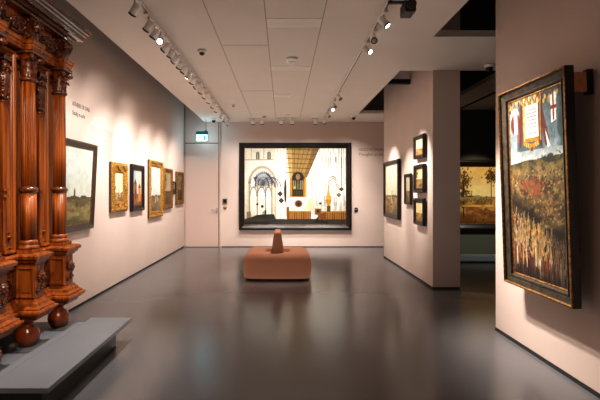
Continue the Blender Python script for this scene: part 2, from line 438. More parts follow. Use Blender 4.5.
def P_battle():
    P = Paint(150, 270, 11, (150,170,172))
    P.grad(0.60, 0.74, (206,204,190), (140,158,170)); P.grad(0.74, 1.0, (140,158,170), (70,100,102))
    n = P.fbm(3, 4); P.mix((P.v > 0.62)*P.soft(n-0.52, 0.3)*0.6, (212,214,206))
    n = P.fbm(4, 4); P.mix((P.v > 0.7)*P.soft(n-0.55, 0.12)*0.7, (66,98,92))
    # land
    hz = 0.63+0.03*P.u+0.012*P.noise(6, 1)
    land = P.v < hz
    P.mix(land*1.0, (142,106,60)); n = P.fbm(7, 22); P.mix(land*P.soft(n-0.46, 0.25), (92,76,46)); n = P.fbm(12, 40); P.mix(land*P.soft(n-0.54, 0.2)*0.7, (184,150,86))
    P.mix(land*np.clip(1-(hz-P.v)/0.045, 0, 1)*0.85, (58,58,42)); n = P.fbm(14, 40); P.mix(land*(P.v > 0.54)*P.soft(n-0.5, 0.2)*0.6, (158,140,78))
    P.mix((np.hypot((P.u-0.8)/0.18, (P.v-0.655)/0.03) < 1)*P.soft(P.fbm(20,50)-0.5, 0.1)*0.9, (70,76,56))
    for k in range(500):
        u, v = P.r.rand(), 0.3+0.3*P.r.rand(); P.ell(u, v, 0.006+0.012*P.r.rand(), 0.003+0.004*P.r.rand(), [(206,170,100),(72,56,36),(160,92,54),(122,110,60),(196,130,80)][k % 5], 0.7)
    m = np.clip(1.3-np.hypot((P.u-0.45)/0.24, (P.v-0.505)/0.05), 0, 1); P.mix(m*P.soft(P.fbm(16, 50)-0.44, 0.15), (184,78,50)); P.mix(m*0.25, (190,104,66))
    d = np.abs(P.v-(0.43-0.20*P.u)); P.mix(np.clip(1-d/0.075, 0, 1)*0.85*P.soft(P.fbm(8, 20)-0.35, 0.3), (50,42,34))
    P.mix((P.v < 0.34-0.14*P.u)*0.6, (52,36,26))
    # crowd: ranks of riders and foot soldiers, larger towards the bottom
    coat = [(206,132,66),(176,70,42),(222,186,120),(112,42,30),(236,206,152),(140,92,48),(70,46,32),(198,98,54),(150,112,80),(112,118,122)]
    for row in range(11):
        v0 = 0.345-0.031*row; sc = 0.5+0.14*row
        n_ = int(28-1.7*row)
        for k in range(n_):
            u = (k+P.r.rand())/n_; v = v0-0.17*u*(1-row/14)+0.012*P.r.randn()
            c = coat[P.r.randint(10)]; c2 = coat[P.r.randint(10)]
            bw, bh = 0.016*sc, 0.036*sc
            P.ell(u, v, bw, bh, c, 0.9); P.ell(u-bw*.4, v, bw*.4, bh*.8, tuple(int(x*.55) for x in c), 0.7)
            P.ell(u, v+bh*1.15, bw*.45, bh*.28, (216,164,118) if P.r.rand() < .6 else (70,44,30))
            P.rect(u-bw*.6, v-bh*1.9, u-bw*.15, v-bh*.7, c2, 0.85); P.rect(u+bw*.15, v-bh*1.9, u+bw*.6, v-bh*.7, tuple(int(x*.6) for x in c2), 0.85)
            if P.r.rand() < 0.35: P.ell(u+bw*1.2, v-bh*.6, bw*1.5, bh*.7, [(120,74,42),(206,190,164),(62,42,30)][P.r.randint(3)], 0.85)
            if P.r.rand() < 0.4: P.line(u+bw, v-bh, u+bw+0.03*P.r.randn(), v+bh*3.2, 0.0022, (206,166,108), 0.8)
    for k in range(26):
        u = 0.04+0.92*k/25+0.015*P.r.randn(); v = 0.16-0.10*u+0.02*P.r.randn(); c = [(236,206,156),(200,86,52),(226,176,104),(176,60,40),(150,120,88),(240,220,180)][P.r.randint(6)]
        P.poly([(u-0.012,v-0.075),(u+0.014,v-0.075),(u+0.016,v),(u+0.006,v+0.032),(u-0.008,v+0.032),(u-0.015,v)], c, 0.9)
        P.rect(u-0.013, v-0.13, u-0.004, v-0.07, (208,176,130), 0.8); P.rect(u+0.003, v-0.13, u+0.011, v-0.07, (96,62,42), 0.9)
        P.ell(u, v+0.042, 0.010, 0.010, (222,170,124)); P.line(u+0.015, v-0.06, u+0.03, v+0.10, 0.0022, (214,176,116), 0.8)
        P.rect(u+0.014, v-0.12, u+0.024, v+0.02, (36,26,20), 0.7)
    for k in range(44): P.ell(0.42+0.16*P.r.randn(), 0.22+0.06*P.r.randn(), 0.022, 0.014, (240,180,84), 0.5)
    P.mix(np.clip((0.09-P.v)/0.09, 0, 1)*0.6, (40,28,22)); P.mix((P.u > 0.75)*(P.v < 0.28)*0.35, (56,44,36))
    # drapery, banners and inscribed tablet
    for k in range(70):
        u = P.r.rand(); v = 0.93+0.07*P.r.rand()-0.05*abs(u-0.5)*0
        P.ell(u, v, 0.018, 0.012, [(206,150,44),(232,186,84),(150,100,32),(120,70,40)][k % 4], 0.9)
    P.ell(0.14, 0.90, 0.09, 0.05, (220,206,190)); P.ell(0.15, 0.86, 0.1, 0.06, (150,60,52)); P.rect(0.12, 0.80, 0.19, 0.92, (236,228,214)); P.line(0.28, 0.95, 0.24, 0.73, 0.012, (150,52,48)); P.line(0.20, 0.90, 0.20, 0.76, 0.008, (198,84,70))
    P.poly([(0.66,0.92),(0.78,0.72),(0.70,0.71),(0.63,0.86)], (150,48,46)); P.poly([(0.70,0.80),(0.78,0.71),(0.74,0.70)], (226,214,200)); P.line(0.66, 0.97, 0.63, 0.72, 0.008, (120,44,44))
    P.poly([(0.80,0.955),(0.90,0.965),(0.885,0.83),(0.81,0.82)], (238,232,222)); P.rect(0.835, 0.83, 0.862, 0.96, (196,52,40)); P.rect(0.80, 0.885, 0.895, 0.905, (196,52,40)); P.rect(0.845, 0.74, 0.853, 0.83, (110,60,50))
    P.ell(0.95, 0.80, 0.05, 0.06, (60,96,84), 0.7)
    P.rect(0.30, 0.745, 0.63, 0.955, (196,134,36)); P.rect(0.315, 0.745, 0.335, 0.955, (232,186,92)); P.rect(0.59, 0.745, 0.61, 0.955, (140,86,28))
    for k in range(26):
        a = k/26; P.ell(0.30+0.33*a, 0.965+0.012*math.sin(a*20), 0.02, 0.014, [(230,176,70),(176,92,40),(150,140,170),(246,214,130)][k % 4])
        P.ell(0.31+0.30*a, 0.742-0.02*math.sin(a*PI), 0.018, 0.012, [(214,150,46),(150,70,36),(240,196,100)][k % 3])
    P.ell(0.46, 0.715, 0.05, 0.018, (206,140,44)); P.ell(0.46, 0.705, 0.025, 0.012, (150,80,36))
    P.rect(0.345, 0.765, 0.585, 0.94, (232,228,220))
    for k in range(8): P.rect(0.37, 0.784+0.018*k, 0.56, 0.791+0.018*k, (150,140,136), 0.9)
    P.grain(30, 60, 0.14); g_ = (P.a @ np.array((0.3,0.59,0.11)))[..., None]; P.a = np.where((P.v < 0.62)[..., None], P.a*0.93+g_*0.07, P.a); P.tone(1.5, 1.0); P.a = P.a*(1-0.22*np.clip((0.4-P.v)/0.4, 0, 1))[..., None]
    return P

def P_land(seed, w, h, sky0, sky1, land, hz, dark, trees=0, boats=0, tower=False, arch=0):
    P = Paint(w, h, seed, sky1)
    P.grad(hz, 1.0, sky1, sky0)
    n = P.fbm(3, 3); P.mix((P.v > hz)*P.soft(n-0.52, 0.2)*0.45, tuple(min(255, c+25) for c in sky1))
    P.mix((P.v <= hz)*1.0, land); n = P.fbm(5, 14); P.mix((P.v <= hz)*P.soft(n-0.5, 0.2)*0.8, dark)
    P.mix((P.v <= hz)*np.clip((hz*0.5-P.v)/max(hz, .01), 0, 1)*0.9, dark)
    n = P.noise(14, 1); P.mix((P.v > hz-0.01)*(P.v < hz+0.012+0.03*n*(n > 0.5)), dark)
    if tower:
        P.rect(0.60, hz, 0.63, hz+0.09, dark); P.poly([(0.595,hz+0.09),(0.635,hz+0.09),(0.615,hz+0.14)], dark); P.rect(0.55, hz, 0.72, hz+0.03, dark)
    for k in range(trees):
        tu = (0.08, 0.92, 0.8)[k % 3]; side = 0.55 if k == 0 else 0.35
        P.rect(tu-0.015, 0.1, tu+0.015, hz+side*0.6, (40,30,20))
        for q in range(60):
            P.ell(tu+0.14*P.r.randn()*0.7, hz+side*0.62+0.12*P.r.randn()*0.8, 0.03, 0.035, [(52,44,22),(80,66,30),(34,30,18)][q % 3], 0.9)
    for k in range(boats):
        bu = 0.2+0.6*P.r.rand(); bv = hz*(0.4+0.5*P.r.rand())
        P.poly([(bu-0.09,bv+0.02),(bu+0.09,bv+0.02),(bu+0.06,bv-0.01),(bu-0.06,bv-0.01)], dark)
        P.poly([(bu,bv+0.02),(bu+0.01,bv+0.26),(bu+0.1,bv+0.05)], (206,190,160)); P.line(bu, bv, bu, bv+0.3, 0.006, dark)
    if arch:
        P.rect(0.12, 0.1, 0.42, 0.62, tuple(int(c*0.8) for c in land)); P.poly([(0.12,0.62),(0.42,0.62),(0.27,0.75)], dark)
        P.rect(0.6, 0.12, 0.9, 0.5, tuple(int(c*1.1) for c in land)); P.poly([(0.58,0.5),(0.92,0.5),(0.75,0.64)], dark); P.ell(0.27, 0.32, 0.06, 0.14, dark)
    for k in range(12):
        u = P.r.rand(); v = hz*P.r.rand()*0.7
        P.rect(u-0.01, v, u+0.01, v+0.05, [(150,60,40),(60,44,34),(210,180,140)][k % 3], 0.8)
    P.grain(16, 16, 0.08); P.a = P.a*0.84
    return P

def P_side():
    P = P_land(41,150,120,(236,196,116),(252,226,160),(198,150,76),0.46,(112,70,30))
    for q in range(520):
        k = q % 3; tu, tv, su, sv = ((0.32,0.76,0.05,0.10),(0.77,0.84,0.045,0.06),(0.33,0.50,0.045,0.10))[k]
        P.ell(tu+su*P.r.randn(), tv+sv*P.r.randn(), 0.011, 0.015, [(66,46,20),(112,78,30),(44,30,14),(90,64,28)][P.r.randint(4)], 0.85)
    P.line(0.32, 0.1, 0.315, 0.75, 0.012, (48,32,16)); P.line(0.77, 0.3, 0.765, 0.8, 0.008, (60,42,20))
    P.poly([(0.2,0.46),(0.45,0.47),(0.55,0.51),(0.65,0.47),(0.9,0.46),(0.9,0.43),(0.2,0.42)], (128,124,92), 0.8)
    for q in range(50):
        u = 0.3+0.5*P.r.rand(); P.ell(u, 0.41+0.03*P.r.randn()*0.6, 0.014, 0.02, [(92,70,34),(120,92,44)][q % 2], 0.8)
    P.rect(0.3, 0.30, 0.8, 0.335, (226,184,100), 0.6)
    for q in range(30):
        u = 0.36+0.4*P.r.rand(); P.ell(u, 0.18+0.06*P.r.randn(), 0.03, 0.02, [(100,52,22),(150,96,40)][q % 2], 0.6)
    P.mix(np.clip((0.22-P.v)/0.2, 0, 1)*0.7, (84,46,20))
    return P

# ------------------------------------------------------------------ framed pictures
def picture(label, loc, rz, w, h, P, style, fw, depth, off=0.02, tilt=0.0, group=None):
    """origin on the wall line at the middle of the lower edge; front is local -y"""
    t = thing('framed_picture', label, 'painting', loc, (tilt, 0, rz), group)
    if style == 'gold':
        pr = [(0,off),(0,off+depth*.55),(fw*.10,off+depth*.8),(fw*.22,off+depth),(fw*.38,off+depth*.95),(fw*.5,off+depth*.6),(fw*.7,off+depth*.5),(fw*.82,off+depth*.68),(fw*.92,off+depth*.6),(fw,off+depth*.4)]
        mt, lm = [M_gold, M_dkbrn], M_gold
    elif style == 'gold2':
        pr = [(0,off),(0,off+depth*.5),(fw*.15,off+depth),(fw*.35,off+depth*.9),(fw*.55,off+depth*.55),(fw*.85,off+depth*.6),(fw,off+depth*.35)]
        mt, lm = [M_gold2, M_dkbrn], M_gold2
    elif style == 'mottle':
        pr = [(0,off),(0,off+depth),(fw*.12,off+depth),(fw*.2,off+depth*.8),(fw*.72,off+depth*.62),(fw*.8,off+depth*.72),(fw*.9,off+depth*.68),(fw,off+depth*.4)]
        mt, lm = [M_mottle, M_dark], M_gold2
    else:
        pr = [(0,off),(0,off+depth*.7),(fw*.12,off+depth*.9),(fw*.3,off+depth),(fw*.45,off+depth*.92),(fw*.8,off+depth*.55),(fw,off+depth*.4)]
        mt, lm = (M_black if style == 'black' else M_dkbrn), M_gold2
    b = MB().rect_frame(w, h, pr)
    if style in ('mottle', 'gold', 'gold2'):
        for i in range(4): b.mi[i] = 1  # dark outer sides; on gilt frames the colour paints in their shade
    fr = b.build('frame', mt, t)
    b = MB(); b.box(-w/2+0.01, w/2-0.01, -off-depth*.2, -off, 0.01, h-0.01)
    b.build('backboard', M_dkbrn, t)
    lw = 0.022 if style == 'mottle' else min(0.012, fw*0.2)
    b = MB().rect_frame(w-2*fw+0.004, h-2*fw+0.004, [(0,0),(0,depth*.12),(lw*.5,depth*.16),(lw,depth*.05)])
    li = b.build('slip', lm, t); li.location = (0, -(off+depth*.3), fw-0.002)
    if style in ('gold', 'gold2'):
        # carved leaf ornaments on corners and centres
        b = MB()
        for sx in (-1, 0, 1):
            for sz in (0, 0.5, 1):
                if sx == 0 and sz == 0.5: continue
                cx, cz = sx*(w/2-fw*.42), fw*.42+sz*(h-fw*.84)
                for q in range(5):
                    a = q*2*PI/5
                    b.ball((cx+math.cos(a)*fw*.22, -off-depth*.78, cz+math.sin(a)*fw*.22), (fw*.2, depth*.22, fw*.2), 8)
                b.ball((cx, -off-depth*.9, cz), (fw*.15, depth*.2, fw*.15), 8)
        n = int(h/0.045)
        for sx in (-1, 1):
            for k in range(1, n): b.ball((sx*(w/2-fw*.28), -off-depth*.95, h*k/n), (0.012, 0.008, 0.016), 6)
        n2 = int(w/0.045)
        for cz in (fw*.28, h-fw*.28):
            for k in range(1, n2): b.ball((-w/2+w*k/n2, -off-depth*.95, cz), (0.016, 0.008, 0.012), 6)
        b.build('carved_ornament', mt[0], t)
    if style == 'mottle':
        b = MB().rect_frame(w-0.004, h-0.004, [(0,0.004),(0,0.012),(fw*.12,0.014),(fw*.19,0.0)])
        g = b.build('gilt_edge', M_gold2, t); g.location = (0, -(off+depth-0.004), 0.002)
    canvas(P, w-2*fw, h-2*fw, t, off+depth*.36, fw)
    return t

L = PI/2; R = -PI/2
def pic_left(y0, y1, z0, z1, **k):
    return picture(loc=(XL, (y0+y1)/2, z0), rz=L, w=y1-y0, h=z1-z0, **k)
def pic_right(y0, y1, z0, z1, **k):
    return picture(loc=(XR, (y0+y1)/2, z0), rz=R, w=y1-y0, h=z1-z0, **k)

picture('huge black-framed picture of a bright church interior with a timber vault, on the end wall', (0.337, YB, 0.477), 0, 3.09, 2.40, P_church(), 'black', 0.145, 0.09, off=0.03)
pic_left(4.55, 5.95, 1.03, 2.20, label='wide dark-framed plain landscape with a big pale sky, next to the carved cabinet', P=P_land(5,120,90,(224,238,226),(250,252,236),(176,158,104),0.34,(100,90,60),tower=True), style='brown', fw=0.085, depth=0.05, off=0.02, tilt=0.05)
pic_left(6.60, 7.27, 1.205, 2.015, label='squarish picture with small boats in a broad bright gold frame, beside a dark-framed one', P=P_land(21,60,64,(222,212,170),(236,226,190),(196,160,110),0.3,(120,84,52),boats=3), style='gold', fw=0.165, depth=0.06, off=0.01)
pic_left(7.48, 8.14, 1.18, 2.035, label='black-framed picture of a sunset village under blue sky, between two gilt-framed pictures', P=P_land(22,56,70,(140,176,196),(226,208,176),(190,120,70),0.32,(96,58,40),arch=1), style='black', fw=0.105, depth=0.06, off=0.01)
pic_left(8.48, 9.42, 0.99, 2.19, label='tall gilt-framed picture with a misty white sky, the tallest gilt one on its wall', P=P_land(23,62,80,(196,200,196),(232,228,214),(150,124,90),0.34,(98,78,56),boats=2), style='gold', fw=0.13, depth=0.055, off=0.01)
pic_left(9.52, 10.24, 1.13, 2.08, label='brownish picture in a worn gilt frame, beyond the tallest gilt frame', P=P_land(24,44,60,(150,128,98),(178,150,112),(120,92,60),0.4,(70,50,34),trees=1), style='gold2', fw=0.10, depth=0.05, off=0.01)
pic_left(10.31, 10.52, 1.465, 1.79, label='tiny dark-framed picture squeezed between two worn gilt frames', P=P_land(25,24,32,(170,170,160),(190,184,170),(110,96,76),0.35,(60,52,44)), style='black', fw=0.035, depth=0.04, off=0.015)
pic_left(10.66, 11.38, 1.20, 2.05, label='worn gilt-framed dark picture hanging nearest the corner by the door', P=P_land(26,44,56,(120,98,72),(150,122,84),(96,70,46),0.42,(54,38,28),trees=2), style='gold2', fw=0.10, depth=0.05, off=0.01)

pic_right(8.40, 9.62, 0.97, 2.20, label='large dark-framed picture with a pale sky, hanging nearest the far end of the partition', P=P_land(31,80,80,(206,196,178),(226,210,176),(176,144,96),0.36,(104,80,52),tower=True,boats=1), style='black', fw=0.095, depth=0.06, off=0.02)
pic_right(7.65, 8.04, 1.30, 1.87, label='narrow dark-framed picture hanging alone beside the column of three small pictures', P=P_land(32,40,56,(206,192,164),(222,204,164),(160,128,84),0.4,(96,72,46)), style='black', fw=0.06, depth=0.045, off=0.015)
G3 = None
pic_right(6.90, 7.42, 2.10, 2.50, label='small dark-framed picture at the top of the column of three on the partition', P=P_land(33,48,40,(220,196,150),(230,206,156),(186,146,84),0.4,(110,78,44)), style='black', fw=0.065, depth=0.055, off=0.02)
pic_right(6.90, 7.42, 1.52, 2.00, label='small dark-framed picture in the middle of the column of three on the partition', P=P_land(34,48,44,(214,188,142),(228,200,148),(176,134,76),0.45,(104,72,42),trees=1), style='black', fw=0.075, depth=0.055, off=0.02)
pic_right(6.90, 7.42, 0.97, 1.425, label='small dark-framed picture at the bottom of the column of three on the partition', P=P_land(35,48,44,(222,192,138),(230,200,142),(190,146,78),0.4,(112,80,44),boats=2), style='black', fw=0.07, depth=0.055, off=0.02)

big = picture('tall crowded battle picture with banners and an inscribed tablet, standing proud of its wall', (XR, 3.685, 0.658), R, 0.99, 1.855, P_battle(), 'mottle', 0.10, 0.065, off=0.10, tilt=0.034)
b = MB(); b.box(0.455, 0.49, -0.1, 0.0, 1.65, 1.80); b.build('wall_bracket', M_pine, big)
b = MB(); b.box(0.45, 0.495, 0.0, 0.045, 1.63, 1.82); b.build('bracket_plate', M_dark, big)

picture('wide brown landscape in a black frame on the dark wall of the side room', (4.50, 9.90, 0.62), 0, 1.75, 1.66, P_side(), 'black', 0.16, 0.08, off=0.02)
# long low ledge of the side room, standing in for bluish lit floor
lp = thing('lit_floor_platform', 'low bluish grey platform standing in for lit floor along the side room wall', 'platform', (5.0, 9.0, 0))
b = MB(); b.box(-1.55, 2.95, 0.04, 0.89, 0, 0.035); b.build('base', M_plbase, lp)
b = MB(); b.box(-1.55, 2.95, 0, 0.89, 0.035, 0.06); b.build('deck', M_plinth, lp, 0.004)

# ------------------------------------------------------------------ wall lettering
def text_mesh(name, lines, size, gap, m, label=None, parent=None):
    vs, fs = [], []
    dg = None
    b = MB()
    for i, s in enumerate(lines):
        cu = bpy.data.curves.new('tmp', 'FONT'); cu.body = s; cu.size = size; cu.extrude = 0.001
        o = bpy.data.objects.new('tmp', cu); COL.objects.link(o)
        bpy.context.view_layer.update()
        me = bpy.data.meshes.new_from_object(o.evaluated_get(bpy.context.evaluated_depsgraph_get()))
        b.add([(v.co.x, -v.co.z-0.001, v.co.y-i*gap) for v in me.vertices], [tuple(p.vertices) for p in me.polygons])
        bpy.data.objects.remove(o); bpy.data.curves.remove(cu); bpy.data.meshes.remove(me)
    return b
def word_lines(b, x0, n, w, gap, rnd):
    for k in range(n):
        x = x0; end = x0+w*(1.0 if k < n-1 else 0.6)
        while x < end:
            l = min(rnd.uniform(0.02, 0.06), end-x)
            if l > 0.008: b.box(x, x+l, -0.002, 0, -k*gap, -k*gap+0.012)
            x += l+0.012
    return b
def heading(lines, size, gap, loc, rot, sx, label, cat):
    t = thing('wall_text', label, cat, loc, (0,0,rot)); t.scale = (sx,1,1)
    for i, s in enumerate(lines):
        x = 0
        for word in s.split():
            b = text_mesh('x', [word], size, 0, M_text)
            o = b.build('lettering_word', M_text, t); o.location = (x,0,-i*gap)
            x += max(v[0] for v in b.v)+size*0.3
heading(['ATHERE DE DAG', 'Stadig in acht'], 0.082, 0.118, (XL+0.0005, 5.46, 2.665), L, 0.8, 'two-line grey heading lettered high on the wall beside the carved cabinet', 'wall text')
rnd = random.Random(4)
for y0, w, lab in ((5.99, 0.36, 'tall column of small grey print directly beside the two-line heading'), (6.42, 0.34, 'column of small grey print further from the heading, above the pale landscape')):
    b = MB(); word_lines(b, 0, 14, w, 0.033, rnd)
    o = b.build('wall_text', M_texts); o.location = (XL+0.0005, y0, 2.47); o.rotation_euler = (0,0,L)
    tag(o, lab, 'wall text')
heading(['GEZICHTEN IN DE STAD', 'Thoughts on the city'], 0.115, 0.135, (2.09, YB-0.0005, 2.66), 0, 0.9, 'two lines of grey lettering on the end wall, running behind the partition', 'wall text')

# ------------------------------------------------------------------ exit sign
xs, ys, zs = -2.09, 10.85, 2.82
M_sgreen = mat('sign green', (0,84,96), 0.4, emit=(0,120,130), es=0.25)
M_pict = mat('sign pictogram', (0,130,110), 0.5, emit=(0,150,130), es=0.7)
M_sglow = mat('sign glow', (190,255,245), 0.4, emit=(150,240,255), es=4)
ex = thing('exit_sign', 'glowing green and white exit sign hanging by the door', 'sign', (xs, ys, zs))
b = MB(); b.box(-0.155, 0.155, -0.03, 0.03, 0, 0.27); b.build('housing', M_sgreen, ex, 0.006)
b = MB(); b.box(-0.14, 0.14, -0.034, -0.03, 0.02, 0.18); b.box(-0.14, 0.14, 0.03, 0.034, 0.02, 0.18); b.build('light_panel', M_sglow, ex)
b = MB()   # running figure, doorway and arrow
b.ball((-0.02,-0.035,0.150), (0.014,0.003,0.014), 12)
b.tube([(-0.025,-0.035,0.13),(-0.04,-0.035,0.09)], [0.012,0.010], 8)
b.tube([(-0.04,-0.035,0.09),(-0.015,-0.035,0.07),(-0.02,-0.035,0.035)], 0.007, 8)
b.tube([(-0.04,-0.035,0.09),(-0.06,-0.035,0.06),(-0.085,-0.035,0.055)], 0.007, 8)
b.tube([(-0.025,-0.035,0.13),(0.0,-0.035,0.105),(0.02,-0.035,0.112)], 0.005, 8)
b.tube([(-0.025,-0.035,0.13),(-0.055,-0.035,0.12),(-0.06,-0.035,0.10)], 0.005, 8)
b.box(0.05, 0.10, -0.037, -0.034, 0.035, 0.16)
b.build('pictogram', M_pict, ex)
b = MB(); b.tube([(0.10,0,0.27),(0.10,0,ZC-zs)], 0.006, 8); b.box(0.07,0.13,-0.02,0.02,0.27,0.29); b.build('hanger', M_dark, ex)

# ------------------------------------------------------------------ ceiling things
def spot(label, x, y, aim, lens, group, adapter=True, z=ZC-0.04, drop=0.07, r=0.042, ln=0.15, body=None, rotz=0):
    body = body or M_lgrey
    t = thing('track_spotlight', label, 'spotlight', (x, y, z), (0,0,0), group)
    b = MB(); b.box(-0.022, 0.022, -0.10, 0.10, -0.03, 0.0, M=Matrix.Rotation(rotz, 4, 'Z')); b.build('adapter', body, t, 0.004)
    b = MB(); b.tube([(0,0,-0.03),(0,0,-drop)], 0.011, 8); b.ball((0,0,-drop), 0.02, 10); b.build('arm', body, t)
    d = (Vector(aim)-Vector((x, y, z-drop))).normalized()
    q = d.to_track_quat('Z', 'Y').to_matrix().to_4x4()
    Mh = Matrix.Translation(Vector((0,0,-drop-0.02))) @ q
    b = MB(); b.lathe([(r*.55,-ln*.5),(r*.9,-ln*.42),(r,-ln*.3),(r,ln*.42)], seg=20, M=Mh); hd = b.build('lamp_head', body, t)
    b = MB(); b.lathe([(r*1.02,ln*.36),(r*1.06,ln*.5),(r*.84,ln*.505),(r*.8,ln*.44)], seg=20, M=Mh); b.build('baffle', M_dark, hd)
    b = MB(); b.lathe([(r*.8,ln*.44),(r*.79,ln*.5)], seg=20, M=Mh); b.build('lens', lens, hd)
    return Vector((x, y, z-drop-0.02)) + d*(ln*.5+0.03)

def light(kind, name, loc, aim, power, col=(1,0.95,0.90), size=60, blend=0.6, rad=0.04):
    l = bpy.data.lights.new(name, kind); l.energy = power; l.color = col
    if kind == 'SPOT': l.spot_size = math.radians(size); l.spot_blend = blend; l.shadow_soft_size = rad
    if kind == 'AREA': l.shape = 'RECTANGLE'; l.size, l.size_y = size
    if kind == 'POINT': l.shadow_soft_size = rad
    o = bpy.data.objects.new(name, l); COL.objects.link(o); o.location = loc
    if aim is not None: o.rotation_euler = (Vector(aim)-Vector(loc)).to_track_quat('-Z', 'Y').to_euler()
    return o

def track(name, label, x, y0, y1):
    t = thing(name, label, 'lighting track', (x, y0, ZC))
    b = MB(); b.box(-0.018, 0.018, 0, y1-y0, -0.034, 0); b.build('rail', M_lgrey, t, 0.002)
    b = MB(); b.box(-0.006, 0.006, 0.01, y1-y0-0.01, -0.0345, -0.034); b.build('slot', M_dark, t)
    return t
XT = -1.43
track('lighting_track', 'long ceiling track crowded with spotlights, parallel to the wall with the cabinet', XT, 1.0, 11.25)
XT2 = 1.06
track('lighting_track', 'long ceiling track with few spotlights, on the partition side of the room', XT2, 1.0, 11.0)

ORD = ['first','second','third','fourth','fifth','sixth','seventh','eighth','ninth','tenth','eleventh','twelfth','thirteenth','fourteenth','fifteenth','sixteenth','seventeenth','eighteenth','nineteenth','twentieth']
LY = [4.06,4.47,4.69,4.90,5.13,5.36,5.60,5.84,6.08,6.34,6.66,7.00,7.35,7.71,8.12,8.60,9.05,9.80,10.35,10.95]
# what each spotlight of the crowded track points at: a wall point and its power (0: unlit look only)
LT = {0:((XL,4.9,1.9),24),1:((XL,5.1,1.9),55),3:((-0.9,0.6,0.9),0),4:((XL,5.6,2.3),30),5:((XL,5.75,1.4),50),6:((XL,6.4,2.5),30),7:((XL,6.95,1.6),130),9:((XL,6.3,0.6),60),
      10:((XL,7.8,1.6),130),11:((XL,7.6,2.5),22),12:((XL,7.7,0.6),60),13:((XL,8.95,1.6),130),14:((XL,9.1,0.7),55),15:((XL,9.9,1.6),115),16:((XL,10.3,0.8),45),17:((XL,11.0,1.6),90)}
LAMPS = []
for k, y in enumerate(LY):
    aim, pw = LT.get(k, ((XL, y+0.25, 1.5), 0))
    lens = M_lensb if k == 3 else (M_lens if pw or k in (0, 4, 8, 16) else M_lensd)
    if k == 3: lab = 'dazzling white spotlight turned away from the wall, on the crowded track'
    elif k == 0: lab = 'white spotlight with a glowing lens, nearest one on the crowded track'
    else: lab = 'pale spotlight on the crowded track, %s from its near end' % ORD[k]
    tip = spot(lab, XT, y, aim, lens, 'spotlights on the crowded track', body=M_white if k % 2 == 0 else M_lgrey, r=0.037, ln=0.125, drop=0.095)
    if pw: LAMPS.append((tip+Vector((-0.12,0,-0.03)), aim, pw))
for tip, aim, pw in LAMPS:
    light('SPOT', 'wall_wash', tip, aim, pw, col=(1,0.95,0.91), size=76, blend=1.0, rad=0.05)

RS = [(4.42, (XR,3.9,1.7), M_lensb, 'spotlight with a glowing lens, nearest the dark fixture on the sparse track', 0),
      (4.92, (1.0,2.6,1.6), M_lensd, 'spotlight seen end on with a dark rim, second along the sparse track', 0),
      (5.32, (XR,4.0,2.2), M_lensb, 'spotlight with a bright round lens where the bare stretch of track begins', 0),
      (7.98, (XR,7.2,1.7), M_lensd, 'spotlight where the bare stretch of the sparse track ends', 0),
      (8.75, (XR,7.8,1.5), M_lensd, 'pale spotlight second after the bare stretch of the sparse track', 0),
      (9.05, (1.3,7.9,2.4), M_lensb, 'brightly lit white spotlight hanging low on the sparse track', 0),
      (9.85, (XR,9.0,1.5), M_lensd, 'pale spotlight last but one on the sparse track', 0),
      (10.75, (1.2,11.5,1.5), M_lensd, 'small spotlight at the far end of the sparse track', 0)]
RT = []
for y, aim, lens, lab, pw in RS:
    RT.append(spot(lab, XT2, y, aim, lens, 'spotlights on the sparse track', body=M_white if y in (4.92, 9.05) else M_lgrey, r=0.036, ln=0.13))
# dark projector
pj = thing('projector_spot', 'black boxy fixture at the near end of the sparse track', 'fixture', (1.235, 4.15, ZC-0.04))
b = MB(); b.box(-0.20,0.02,-0.02,0.02,-0.02,0.0); b.build('adapter', M_dark, pj, 0.003)
b = MB(); b.box(-0.055,0.055,-0.09,0.09,-0.13,-0.02); b.build('case', M_dark, pj, 0.01)
b = MB(); b.lathe([(0.04,0),(0.045,0.05),(0.03,0.055)], (0,0,0), 18, M=Matrix.Translation((0,-0.085,-0.075)) @ M_y); b.build('lens_barrel', M_dark, pj)
# ceiling-mounted fixtures in front of the end wall
BW = [(-0.79, 'white box spotlight furthest from the partition in the row before the end wall'), (-0.55, 'white box spotlight beside the outermost one in the row before the end wall'),
      (-0.05, 'white box spotlight just before the middle of the church picture, nearer the door'), (0.24, 'dark-fronted box spotlight at the middle of the church picture'), (0.85, 'white box spotlight next to the end of the sparse track')]
BT = []
for k, (x, lab) in enumerate(BW):
    BT.append(spot(lab, x, 11.0, (x*0.8+0.08, YB, 1.5), M_lensd, 'spotlights before the end wall', z=ZC, drop=0.085, r=0.05, ln=0.13, body=M_white, rotz=PI/2))
def dome(name, label, cat, x, y, r, mt, mt2, h=0.05):
    t = thing(name, label, cat, (x, y, ZC))
    b = MB(); b.lathe([(r,0),(r,-h*.4),(r*.85,-h*.6)], seg=24); b.build('base', mt, t)
    b = MB(); b.lathe([(r*.62,-h*.55),(r*.58,-h*.9),(r*.3,-h*1.15)], seg=20); b.build('sensor_head', mt2, t)
    return t
dome('smoke_detector', 'white round smoke detector between the crowded track and the ceiling joint', 'smoke detector', -0.83*1.35+0.02, 5.7, 0.06, M_white, M_dkbrn, 0.06)
dome('smoke_detector', 'white smoke detector on the middle ceiling strip, between two vents', 'smoke detector', 0.13, 6.05, 0.085, M_white, M_lgrey, 0.09)
dome('ceiling_sensor', 'tiny pale ceiling sensor halfway along the crowded track', 'sensor', -1.10, 9.3, 0.04, M_lgrey, M_dkbrn, 0.04)
dome('ceiling_sensor', 'flat pale disc on the ceiling close to the outermost box spotlights', 'sensor', -0.48, 10.72, 0.07, M_lgrey, M_dkbrn, 0.03)
dome('ceiling_sensor', 'small flat disc on the ceiling above the dark-fronted box spotlight', 'sensor', 0.12, 10.55, 0.06, M_lgrey, M_lgrey, 0.03)
